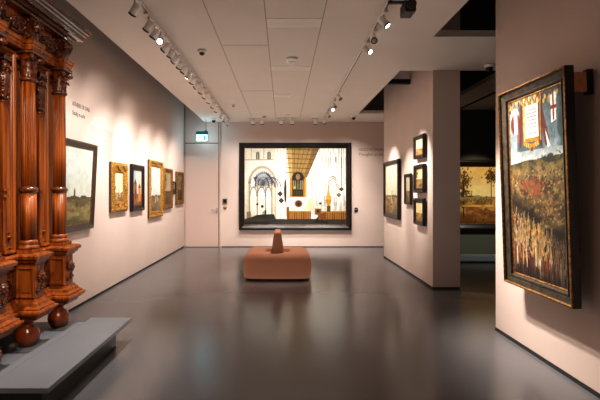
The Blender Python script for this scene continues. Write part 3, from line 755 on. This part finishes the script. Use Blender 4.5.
def camdome(label, x, y, z=ZC):
    t = thing('security_camera', label, 'camera', (x, y, z))
    b = MB(); b.lathe([(0.075,0),(0.075,-0.03),(0.06,-0.045)], seg=24); b.build('mount', M_white, t)
    b = MB(); b.ball((0,0,-0.05), (0.052,0.052,0.06), 18); b.build('dome', M_dark, t)
camdome('black dome camera on the ceiling near the exit sign', -1.83, 11.1)
camdome('black dome camera on the ceiling between sparse track and partition', 1.88-0.09, 10.65)
camdome('white and black dome camera on the ceiling strip beside the passage', 3.12, 6.35)
for y0, y1, x1, lab in ((4.64,4.89,0.44,'pale slotted ceiling vent nearest the viewer'), (6.42,6.63,0.44,'pale ceiling vent just beyond the middle smoke detector'), (8.27,8.50,0.15,'short pale ceiling vent, the furthest of the three')):
    t = thing('ceiling_vent', lab, 'vent', (0.125, y0, ZC))
    b = MB(); b.box(-0.305, x1-0.135, 0, y1-y0, -0.006, 0); b.build('plate', M_vent, t, 0.002)
    b = MB()
    for k in range(4):
        yy = (y1-y0)*(0.2+0.2*k); b.box(-0.28, x1-0.16, yy-0.005, yy+0.005, -0.0075, -0.006)
    b.build('slot', M_ceil, t)

# ------------------------------------------------------------------ ottoman
of = thing('ottoman', 'square terracotta wool ottoman with a tapering central backrest, alone on the grey floor', 'ottoman', (-0.10, 7.80, 0))
def srings(rings, n=64):
    v, f = [], []
    for hx, hy, z, e in rings:
        for k in range(n):
            a = 2*PI*k/n; c, s = math.cos(a), math.sin(a)
            rr = (abs(c)**e+abs(s)**e)**(-1/e)
            v.append((hx*c*rr, hy*s*rr, z))
    for i in range(len(rings)-1):
        for k in range(n):
            k2 = (k+1) % n
            f.append((i*n+k, i*n+k2, (i+1)*n+k2, (i+1)*n+k))
    f.append(tuple((len(rings)-1)*n+k for k in range(n)))
    return v, f
H = 0.605
rings = [(H*.93,H*.93,0.035,8),(H*.97,H*.97,0.05,8),(H*.99,H*.99,0.12,8),(H,H,0.22,8),(H*.985,H*.985,0.33,8),(H*.96,H*.96,0.385,8),(H*.91,H*.91,0.425,8),(H*.84,H*.84,0.447,8),(H*.70,H*.70,0.457,8),(0.30,0.27,0.455,8),(0.235,0.205,0.452,12),(0.22,0.19,0.44,14),(0.215,0.185,0.33,14)]
v, f = srings(rings, 96)
b = MB(); b.add(v, f, True); b.build('seat_cushion', M_sofa, of)
v, f = srings([(H*.88,H*.88,0.0,5),(H*.88,H*.88,0.045,5)], 64)
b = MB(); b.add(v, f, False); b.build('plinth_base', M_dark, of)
b = MB()
def wedge(hw, y0, y1, z): return [(-hw,y0,z),(hw,y0,z),(hw,y1,z),(-hw,y1,z)]
vs = wedge(0.118,-0.40,0.36,0.33)+wedge(0.108,-0.395,0.355,0.46)+wedge(0.062,-0.36,0.33,0.79)+wedge(0.045,-0.345,0.315,0.815)
fs = []
for k in range(3):
    for i in range(4):
        j = (i+1) % 4; fs.append((k*4+i, k*4+j, (k+1)*4+j, (k+1)*4+i))
fs.append((12,13,14,15))
b.add(vs, fs); b.build('backrest', M_sofa, of, 0.02)

# ------------------------------------------------------------------ plinth in front of the cabinet
ZP = 0.25
pl = thing('display_plinth', 'low grey plinth with an overhanging slab, carrying the carved cabinet', 'plinth', (-1.97, 2.77, 0))
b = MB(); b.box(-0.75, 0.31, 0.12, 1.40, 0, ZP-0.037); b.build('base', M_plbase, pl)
b = MB(); b.box(0, 0.42, 0, 1.546, ZP-0.037, ZP); b.build('front_slab', M_plinth, pl, 0.003)
b = MB(); b.box(-0.762, -0.001, 0, 1.40, ZP-0.037, ZP); b.build('rear_slab', M_plinth, pl, 0.002)

# ------------------------------------------------------------------ carved cabinet
cab = thing('carved_cabinet', 'monumental carved oak cabinet with fluted columns and bun feet on the grey plinth', 'cabinet', (0,0,0))
XW, XB, XP = XL+0.02, -2.235, -2.05            # back, body front, pedestal front
YC = (3.055, 3.545, 4.035); HW = 0.073
Y0, Y1 = 2.965, 4.125
def plan(xb, xp, hw, y0=Y0, y1=Y1):
    p = [(XW, y0), (xb, y0)]
    for c in YC:
        a, e = c-hw, c+hw
        if a <= y0+0.02: p[-1] = (xp, y0); p += [(xp, e), (xb, e)]
        elif e >= y1-0.02: p += [(xb, a), (xp, a), (xp, y1)]
        else: p += [(xb, a), (xp, a), (xp, e), (xb, e)]
    p.append((XW, y1)); return p
PL = plan(XB+0.03, XP, HW)
# bun feet
for k, c in enumerate(YC):
    for xx in (-2.155, -2.60):
        b = MB(); b.lathe([(0.04,0),(0.07,0.011),(0.091,0.05),(0.097,0.088),(0.091,0.125),(0.066,0.16),(0.045,0.172),(0.043,0.195),(0.06,0.205),(0.075,0.215),(0.075,0.252)], (xx, c, ZP), 32)
        b.build('bun_foot', M_woodb, cab)
b = MB(); b.box(XW, XB+0.02, Y0+0.01, Y1-0.01, 0.50, 0.66); b.box(XW, XB, Y0+0.02, Y1-0.02, 0.66, 3.02)
b.build('carcass', M_wood, cab)
b = MB().sweep([(-0.12,0.487),(0.022,0.487),(0.028,0.51),(0.05,0.52),(0.072,0.54),(0.077,0.555),(0.072,0.568),(0.056,0.572),(0.055,0.585),(0.03,0.60),(0.022,0.625),(0.01,0.63),(0.004,0.65),(-0.02,0.652)], PL, cap_top=True)
b.build('base_moulding', M_wood, cab)
b = MB().sweep([(-0.03,0.935),(0.0,0.94),(0.008,0.955),(0.02,0.96),(0.03,0.985),(0.045,0.99),(0.048,1.015),(0.04,1.022),(0.03,1.03)], PL, cap_top=True, cap_bottom=True)
b.build('waist_moulding', M_wood, cab)
Ry = Matrix.Rotation(PI/2, 4, 'Z')      # local -y (front) to world +x
def facing_x(x, y, z): return Matrix.Translation((x, y, z)) @ Ry
def facing_cam(x, y, z): return Matrix.Translation((x, y, z))
def mask(b, M, s):
    """small carved lion-like face with curls; M maps local front -y"""
    b.ball((0,-0.25*s,0), (0.42*s,0.38*s,0.5*s), 14, M=M)
    b.ball((0,-0.62*s,-0.08*s), (0.12*s,0.16*s,0.16*s), 10, M=M)
    for q in (-1, 1):
        b.ball((q*0.17*s,-0.54*s,0.12*s), (0.1*s,0.1*s,0.07*s), 8, M=M)
        b.tube([(q*0.04*s,-0.6*s,0.24*s),(q*0.2*s,-0.58*s,0.3*s),(q*0.34*s,-0.42*s,0.2*s)], 0.06*s, 6, M=M)
        b.ball((q*0.2*s,-0.5*s,-0.18*s), (0.15*s,0.14*s,0.12*s), 8, M=M)
        for k in range(5):
            a = 0.3+k*0.55
            b.ball((q*0.5*s*math.sin(a),-0.2*s,0.5*s*math.cos(a)), (0.15*s,0.2*s,0.17*s), 8, M=M)
    b.ball((0,-0.52*s,-0.36*s), (0.15*s,0.12*s,0.1*s), 8, M=M)
    b.tube([(0,-0.5*s,-0.4*s),(0.02*s,-0.4*s,-0.62*s),(0,-0.25*s,-0.85*s)], [0.12*s,0.09*s,0.03*s], 8, M=M)
def scroll(b, M, cx, cz, r, turn, hand, rad, n=22):
    pts = []
    for k in range(n):
        t = k/(n-1); a = t*turn*2*PI*hand; rr = r*(1-0.82*t)
        pts.append((cx+rr*math.cos(a), -rad*0.8, cz+rr*math.sin(a)))
    b.tube(pts, [rad*(1-0.45*k/(n-1)) for k in range(n)], 6, M=M)
    b.ball((pts[-1][0], -rad, pts[-1][2]), rad*1.3, 8, M=M)
def leaf(b, M, h, w, curl, th=0.006):
    """acanthus leaf growing up in local xz, curling out to -y"""
    n = 7; vs, fs = [], []
    for i in range(n):
        t = i/(n-1); ww = w*(0.7+0.5*math.sin(PI*min(1, t*1.1)))*(1-0.75*max(0, t-0.6)/0.4)*(1+0.18*math.cos(i*PI))
        zz = h*math.sin(min(t*1.25, 1.25)*PI/2*0.9) if t < 0.85 else h*(0.98-0.9*(t-0.85))
        yy = -curl*t**3
        vs += [(-ww/2, yy+0.004, zz), (0, yy-0.012, zz+0.002), (ww/2, yy+0.004, zz)]
    for i in range(n-1):
        for j in range(2): fs.append((i*3+j, i*3+j+1, i*3+j+4, i*3+j+3))
    b.add(vs, fs, True, M=M)

for ci, c in enumerate(YC):
    # pedestal with sunk panels and a carved face
    pd = MB(); pd.box(XB, XP-0.004, c-HW+0.004, c+HW-0.004, 0.65, 0.94)
    po = pd.build('pedestal', M_wood, cab, 0.003)
    pp = MB().rect_frame(0.15, 0.255, [(0,0),(0,0.012),(0.012,0.014),(0.022,0.006),(0.03,0.0)], M=facing_cam((XB+XP)/2+0.01, c-HW+0.004, 0.665))
    pp.box(-0.04,0.04,-0.006,0,0.045,0.21, M=facing_cam((XB+XP)/2+0.01, c-HW+0.004, 0.665))
    pp.build('side_panel', M_wood, po)
    mk = MB(); mask(mk, facing_x(XP-0.004, c, 0.83), 0.075)
    for q in (-1, 1): scroll(mk, facing_x(XP-0.004, c, 0.72), q*0.03, 0.0, 0.028, 1.4, q, 0.009)
    mk.build('carved_face', M_woodd, po)
    # column
    xc = -2.147; r = 0.056
    cb_ = MB(); cb_.box(xc-0.078, xc+0.078, c-0.078, c+0.078, 1.028, 1.062)
    cb_.lathe([(0.076,1.062),(0.083,1.075),(0.076,1.092),(0.068,1.097),(0.067,1.108),(0.074,1.118),(0.067,1.13),(0.062,1.14)], (xc,c,0), 32)
    co = cb_.build('column', M_wood, cab)
    sh = MB(); sh.lathe([(0.062,1.14),(0.061,1.53)], (xc,c,0), 64, flute=16, depth=0.05)
    sh.build('lower_shaft', M_wood, co)
    sh = MB(); sh.lathe([(0.061,1.53),(0.068,1.545),(0.075,1.56),(0.068,1.575),(r,1.59)], (xc,c,0), 32)
    sh.build('shaft_ring', M_woodg, co)
    sh = MB(); sh.lathe([(r*.99,1.59),(r*.98,1.9),(r*.95,2.2),(r*.91,2.47)], (xc,c,0), 96, flute=16, depth=0.16)
    sh.build('fluted_shaft', M_wood, co)
    cp = MB(); cp.lathe([(0.054,2.465),(0.068,2.475),(0.07,2.49),(0.06,2.50),(0.05,2.51),(0.05,2.62),(0.066,2.69)], (xc,c,0), 32)
    for row, (z0, hh, n, cu, rr, ph) in enumerate(((2.505,0.085,8,0.035,0.05,0),(2.54,0.11,8,0.045,0.05,PI/8))):
        for k in range(n):
            a = ph+2*PI*k/n
            leaf(cp, Matrix.Translation((xc, c, z0)) @ Matrix.Rotation(a, 4, 'Z') @ Matrix.Translation((0,-rr,0)), hh, 0.045, cu)
    for sx in (-1, 1):
        for sy in (-1, 1):
            a = math.atan2(sy, sx)
            Mq = Matrix.Translation((xc, c, 2.665)) @ Matrix.Rotation(a+PI/2, 4, 'Z') @ Matrix.Translation((0,-0.075,0))
            cp.ball((0,-0.012,0), (0.022,0.03,0.03), 10, M=Mq); cp.ball((0,-0.034,-0.004), (0.016,0.014,0.018), 8, M=Mq)
    cp.sweep([(0,2.69),(0.012,2.695),(0.012,2.712),(0.02,2.72)], [(xc-0.07,c-0.07),(xc-0.07,c+0.07),(xc+0.07,c+0.07),(xc+0.07,c-0.07)][::-1], closed=True, cap_top=True, cap_bottom=True)
    cp.build('capital', M_woodd, co)
    # bracket with figure head above the column
    br = MB(); br.box(XB-0.01, -2.09, c-0.055, c+0.055, 2.80, 3.02)
    mask(br, facing_x(-2.09, c, 2.93), 0.095)
    leaf(br, facing_x(-2.085, c, 2.80) , 0.11, 0.09, 0.05)
    for q in (-1, 1):
        Ms = Matrix.Translation((-2.15, c+q*0.06, 2.91)) @ (Matrix.Identity(4) if q < 0 else Matrix.Rotation(PI, 4, 'Z'))
        scroll(br, Ms, 0.0, 0.04, 0.045, 1.6, 1, 0.012); scroll(br, Ms, 0.01, -0.06, 0.035, 1.5, -1, 0.011); br.ball((0.0,-0.005,-0.01), (0.03,0.02,0.03), 8, M=Ms)
    br.build('carved_bracket', M_woodd, cab)

# entablature
PE = plan(-2.14, -2.075, 0.068)
XF = -2.15
b = MB().sweep([(-0.03,2.715),(0.0,2.718),(0.004,2.74),(0.008,2.742),(0.01,2.765),(0.018,2.77),(0.02,2.79),(0.026,2.80),(0.0,2.805)], PE, cap_top=True, cap_bottom=True)
b.build('architrave', M_wood, cab)
b = MB().sweep([(-0.2,3.0),(0.0,3.0),(0.004,3.015),(0.03,3.02),(0.03,3.035),(0.075,3.04),(0.078,3.068),(0.094,3.074),(0.098,3.092),(0.114,3.098),(0.118,3.116),(0.134,3.122),(0.136,3.145),(0.0,3.15)], [(XW,Y0),(-2.075,Y0),(-2.075,Y1),(XW,Y1)], cap_top=True)
b.build('cornice', M_woodg, cab)
for a, e in ((YC[0]+0.07, YC[1]-0.07), (YC[1]+0.07, YC[2]-0.07)):
    mid = (a+e)/2; w = e-a
    # frieze with scrollwork
    fz = MB(); fz.box(XB-0.01, XF, a-0.02, e+0.02, 2.80, 3.0)
    fo = fz.build('frieze_panel', M_wood, cab)
    sc = MB(); Mf = facing_x(XF, mid, 2.90)
    for q in (-1, 1):
        scroll(sc, Mf, q*0.06, 0.0, 0.055, 1.7, q, 0.014); scroll(sc, Mf, q*0.135, 0.02, 0.05, 1.6, -q, 0.012); scroll(sc, Mf, q*0.12, -0.05, 0.03, 1.3, q, 0.011)
        sc.tube([(0,-0.01,-0.06),(q*0.06,-0.014,-0.075),(q*0.15,-0.01,-0.05)], 0.01, 6, M=Mf)
        for z in (-0.05, 0.06): sc.ball((q*0.1,-0.012,z), (0.018,0.014,0.014), 8, M=Mf)
    mask(sc, facing_x(XF, mid, 2.90), 0.07)
    sc.build('carved_scrollwork', M_woodd, fo)
    # door with sunk panels either side of a slender herm
    dr = MB(); dr.box(XB-0.005, XB+0.018, a+0.01, e-0.01, 1.035, 2.70)
    do = dr.build('door', M_wood, cab, 0.003)
    fm = MB().rect_frame(w-0.02, 1.665, [(0,0),(0,0.02),(0.016,0.03),(0.03,0.022),(0.036,0.012),(0.05,0.012),(0.058,0.02),(0.07,0.004)], M=facing_x(XB+0.014, mid, 1.035))
    fm.build('door_moulding', M_wood, do)
    for q in (-1, 1):
        pn = MB().rect_frame(0.085, 1.36, [(0,0),(0,0.018),(0.012,0.02),(0.02,0.006),(0.03,0.006)], M=facing_x(XB+0.016, mid+q*0.078, 1.17))
        pn.box(-0.02, 0.02, -0.01, 0, 0.04, 1.32, M=facing_x(XB+0.016, mid+q*0.078, 1.17))
        pn.build('sunk_panel', M_wood, do)
    hm = MB()
    hm.box(XB+0.016, XB+0.05, mid-0.024, mid+0.024, 1.13, 2.24)
    for z in (1.50, 1.55): hm.box(XB+0.016, XB+0.062, mid-0.03, mid+0.03, z, z+0.022)
    for z, o_ in ((1.06, 0.07), (1.085, 0.06), (1.11, 0.055)): hm.box(XB+0.016, XB+o_, mid-0.034, mid+0.034, z, z+0.022)
    ho = hm.build('herm_pilaster', M_wood, do)
    hc = MB()
    hc.lathe([(0.012,2.20),(0.022,2.22),(0.02,2.235),(0.034,2.25),(0.034,2.262)], (XB+0.035, mid, 0), 14)
    hc.lathe([(0.022,2.262),(0.03,2.32),(0.042,2.42),(0.046,2.47),(0.03,2.5)], (XB+0.035, mid, 0), 20, flute=7, depth=0.2)
    mask(hc, facing_x(XB+0.035, mid, 2.535), 0.075)
    for k in range(5):
        for q in (-1, 1): hc.ball((XB+0.05, mid+q*0.03, 2.29+k*0.045), (0.018,0.013,0.02), 8)
    hc.box(XB+0.016, XB+0.075, mid-0.05, mid+0.05, 2.58, 2.61)
    hc.build('carved_herm', M_woodd, ho)
    # drawer zone between the pedestals
    dw = MB(); dw.box(XB-0.005, XB+0.02, a+0.01, e-0.01, 0.66, 0.935)
    wo = dw.build('drawer', M_wood, cab, 0.003)
    fm = MB().rect_frame(w-0.03, 0.25, [(0,0),(0,0.016),(0.014,0.02),(0.026,0.006),(0.034,0.006)], M=facing_x(XB+0.02, mid, 0.672))
    for q in (-1, 1): scroll(fm, facing_x(XB+0.02, mid, 0.80), q*0.05, 0, 0.04, 1.5, q, 0.011)
    mask(fm, facing_x(XB+0.02, mid, 0.80), 0.05)
    fm.build('carved_front', M_woodd, wo)

# ------------------------------------------------------------------ lights

# end wall
for x, pw in ((-1.0, 85), (-0.1, 95), (0.8, 95), (1.7, 95)):
    light('SPOT', 'end_wall_wash', (x, 10.25, 3.28), (x*0.95+0.02, YB, 1.25), pw, size=95, blend=0.9)
light('SPOT', 'end_wall_low', (-0.5, 9.4, 3.3), (-0.3, YB, 0.1), 210, size=70, blend=0.9)
light('SPOT', 'end_wall_low', (1.3, 9.4, 3.3), (1.2, YB, 0.1), 230, size=70, blend=0.9)
# partition
light('SPOT', 'partition_wash', (1.2, 7.2, 3.28), (XR, 7.15, 1.9), 280, size=40, blend=0.8)
light('SPOT', 'partition_wash', (1.2, 7.9, 3.28), (XR, 7.8, 1.4), 180, size=42, blend=0.8)
light('SPOT', 'partition_wash', (1.2, 8.9, 3.28), (XR, 9.0, 1.5), 250, size=50, blend=0.8)
light('SPOT', 'partition_wash', (1.2, 9.5, 3.28), (XR, 9.4, 0.8), 50, size=70, blend=1)
# battle picture and facing wall
light('SPOT', 'battle_light', (0.95, 4.55, 3.28), (XR-0.15, 3.75, 1.5), 340, col=(1,0.92,0.84), size=56, blend=0.9, rad=0.03)
light('SPOT', 'battle_light', (0.75, 5.0, 3.28), (XR-0.15, 3.9, 1.0), 260, col=(1,0.92,0.84), size=50, blend=0.9, rad=0.03)
light('SPOT', 'facing_wall_low', (1.0, 4.9, 3.28), (XR, 4.4, 0.7), 280, size=40, blend=0.9)
# cabinet
light('SPOT', 'cabinet_light', (-1.35, 1.6, 3.3), (-2.2, 3.3, 1.6), 120, col=(1,0.86,0.70), size=70, blend=0.9)
light('SPOT', 'cabinet_light', (-0.5, 0.7, 3.3), (-2.2, 3.5, 1.6), 200, col=(1,0.86,0.70), size=60, blend=0.9)
light('SPOT', 'plinth_light', (-1.38, 3.75, 3.3), (-1.9, 3.6, 0.25), 190, col=(1,0.95,0.92), size=60, blend=0.9)
# ottoman
light('SPOT', 'ottoman_light', (0.3, 8.3, 3.3), (-0.1, 7.85, 0.4), 200, size=44, blend=0.9)
# side room
light('SPOT', 'side_room_light', (4.5, 7.6, 3.3), (4.5, 9.9, 1.35), 190, col=(1,0.80,0.52), size=40, blend=0.5)
light('SPOT', 'side_room_low', (5.0, 8.0, 3.2), (4.5, 9.6, 0.1), 90, col=(0.9,1,0.95), size=60, blend=0.9)
# added fill for bounce and the rest of the gallery
light('AREA', 'floor_bounce_fill', (-0.2, 7.6, 0.02), (-0.2, 7.6, 3), 32, col=(1,0.94,0.88), size=(3.6, 7.0))  # added upward lamp at floor level, brightens the ceiling like stronger bounce
light('AREA', 'gallery_fill', (0.0, 6.0, ZC-0.03), (0.0, 6.0, 0), 14, col=(1,0.9,0.82), size=(1.6, 6.0))  # added soft lamp under the ceiling, has no fixture
light('POINT', 'exit_glow', (xs, ys+0.3, zs+0.14), None, 5, col=(0.42,0.78,1), rad=0.05)  # extra lamp added behind the exit sign for its halo on the wall
w = bpy.data.worlds.new('World'); SC.world = w; w.use_nodes = True
w.node_tree.nodes['Background'].inputs['Color'].default_value = (1.0, 0.91, 0.83, 1)
w.node_tree.nodes['Background'].inputs['Strength'].default_value = 0.2

# ------------------------------------------------------------------ camera
cd = bpy.data.cameras.new('camera'); cam = bpy.data.objects.new('camera', cd); COL.objects.link(cam)
cam.location = (0, 0, EYE); cam.rotation_euler = (PI/2, 0, 0)
cd.sensor_fit = 'HORIZONTAL'; cd.sensor_width = 36.0; cd.lens = F/600*36.0
cd.shift_x = (300-CX)/600; cd.shift_y = (CY-200)/600
cd.clip_start = 0.05; cd.clip_end = 100
SC.camera = cam
SC.view_settings.view_transform = 'Standard'
SC.view_settings.look = 'Medium High Contrast'
SC.view_settings.exposure = 0.5
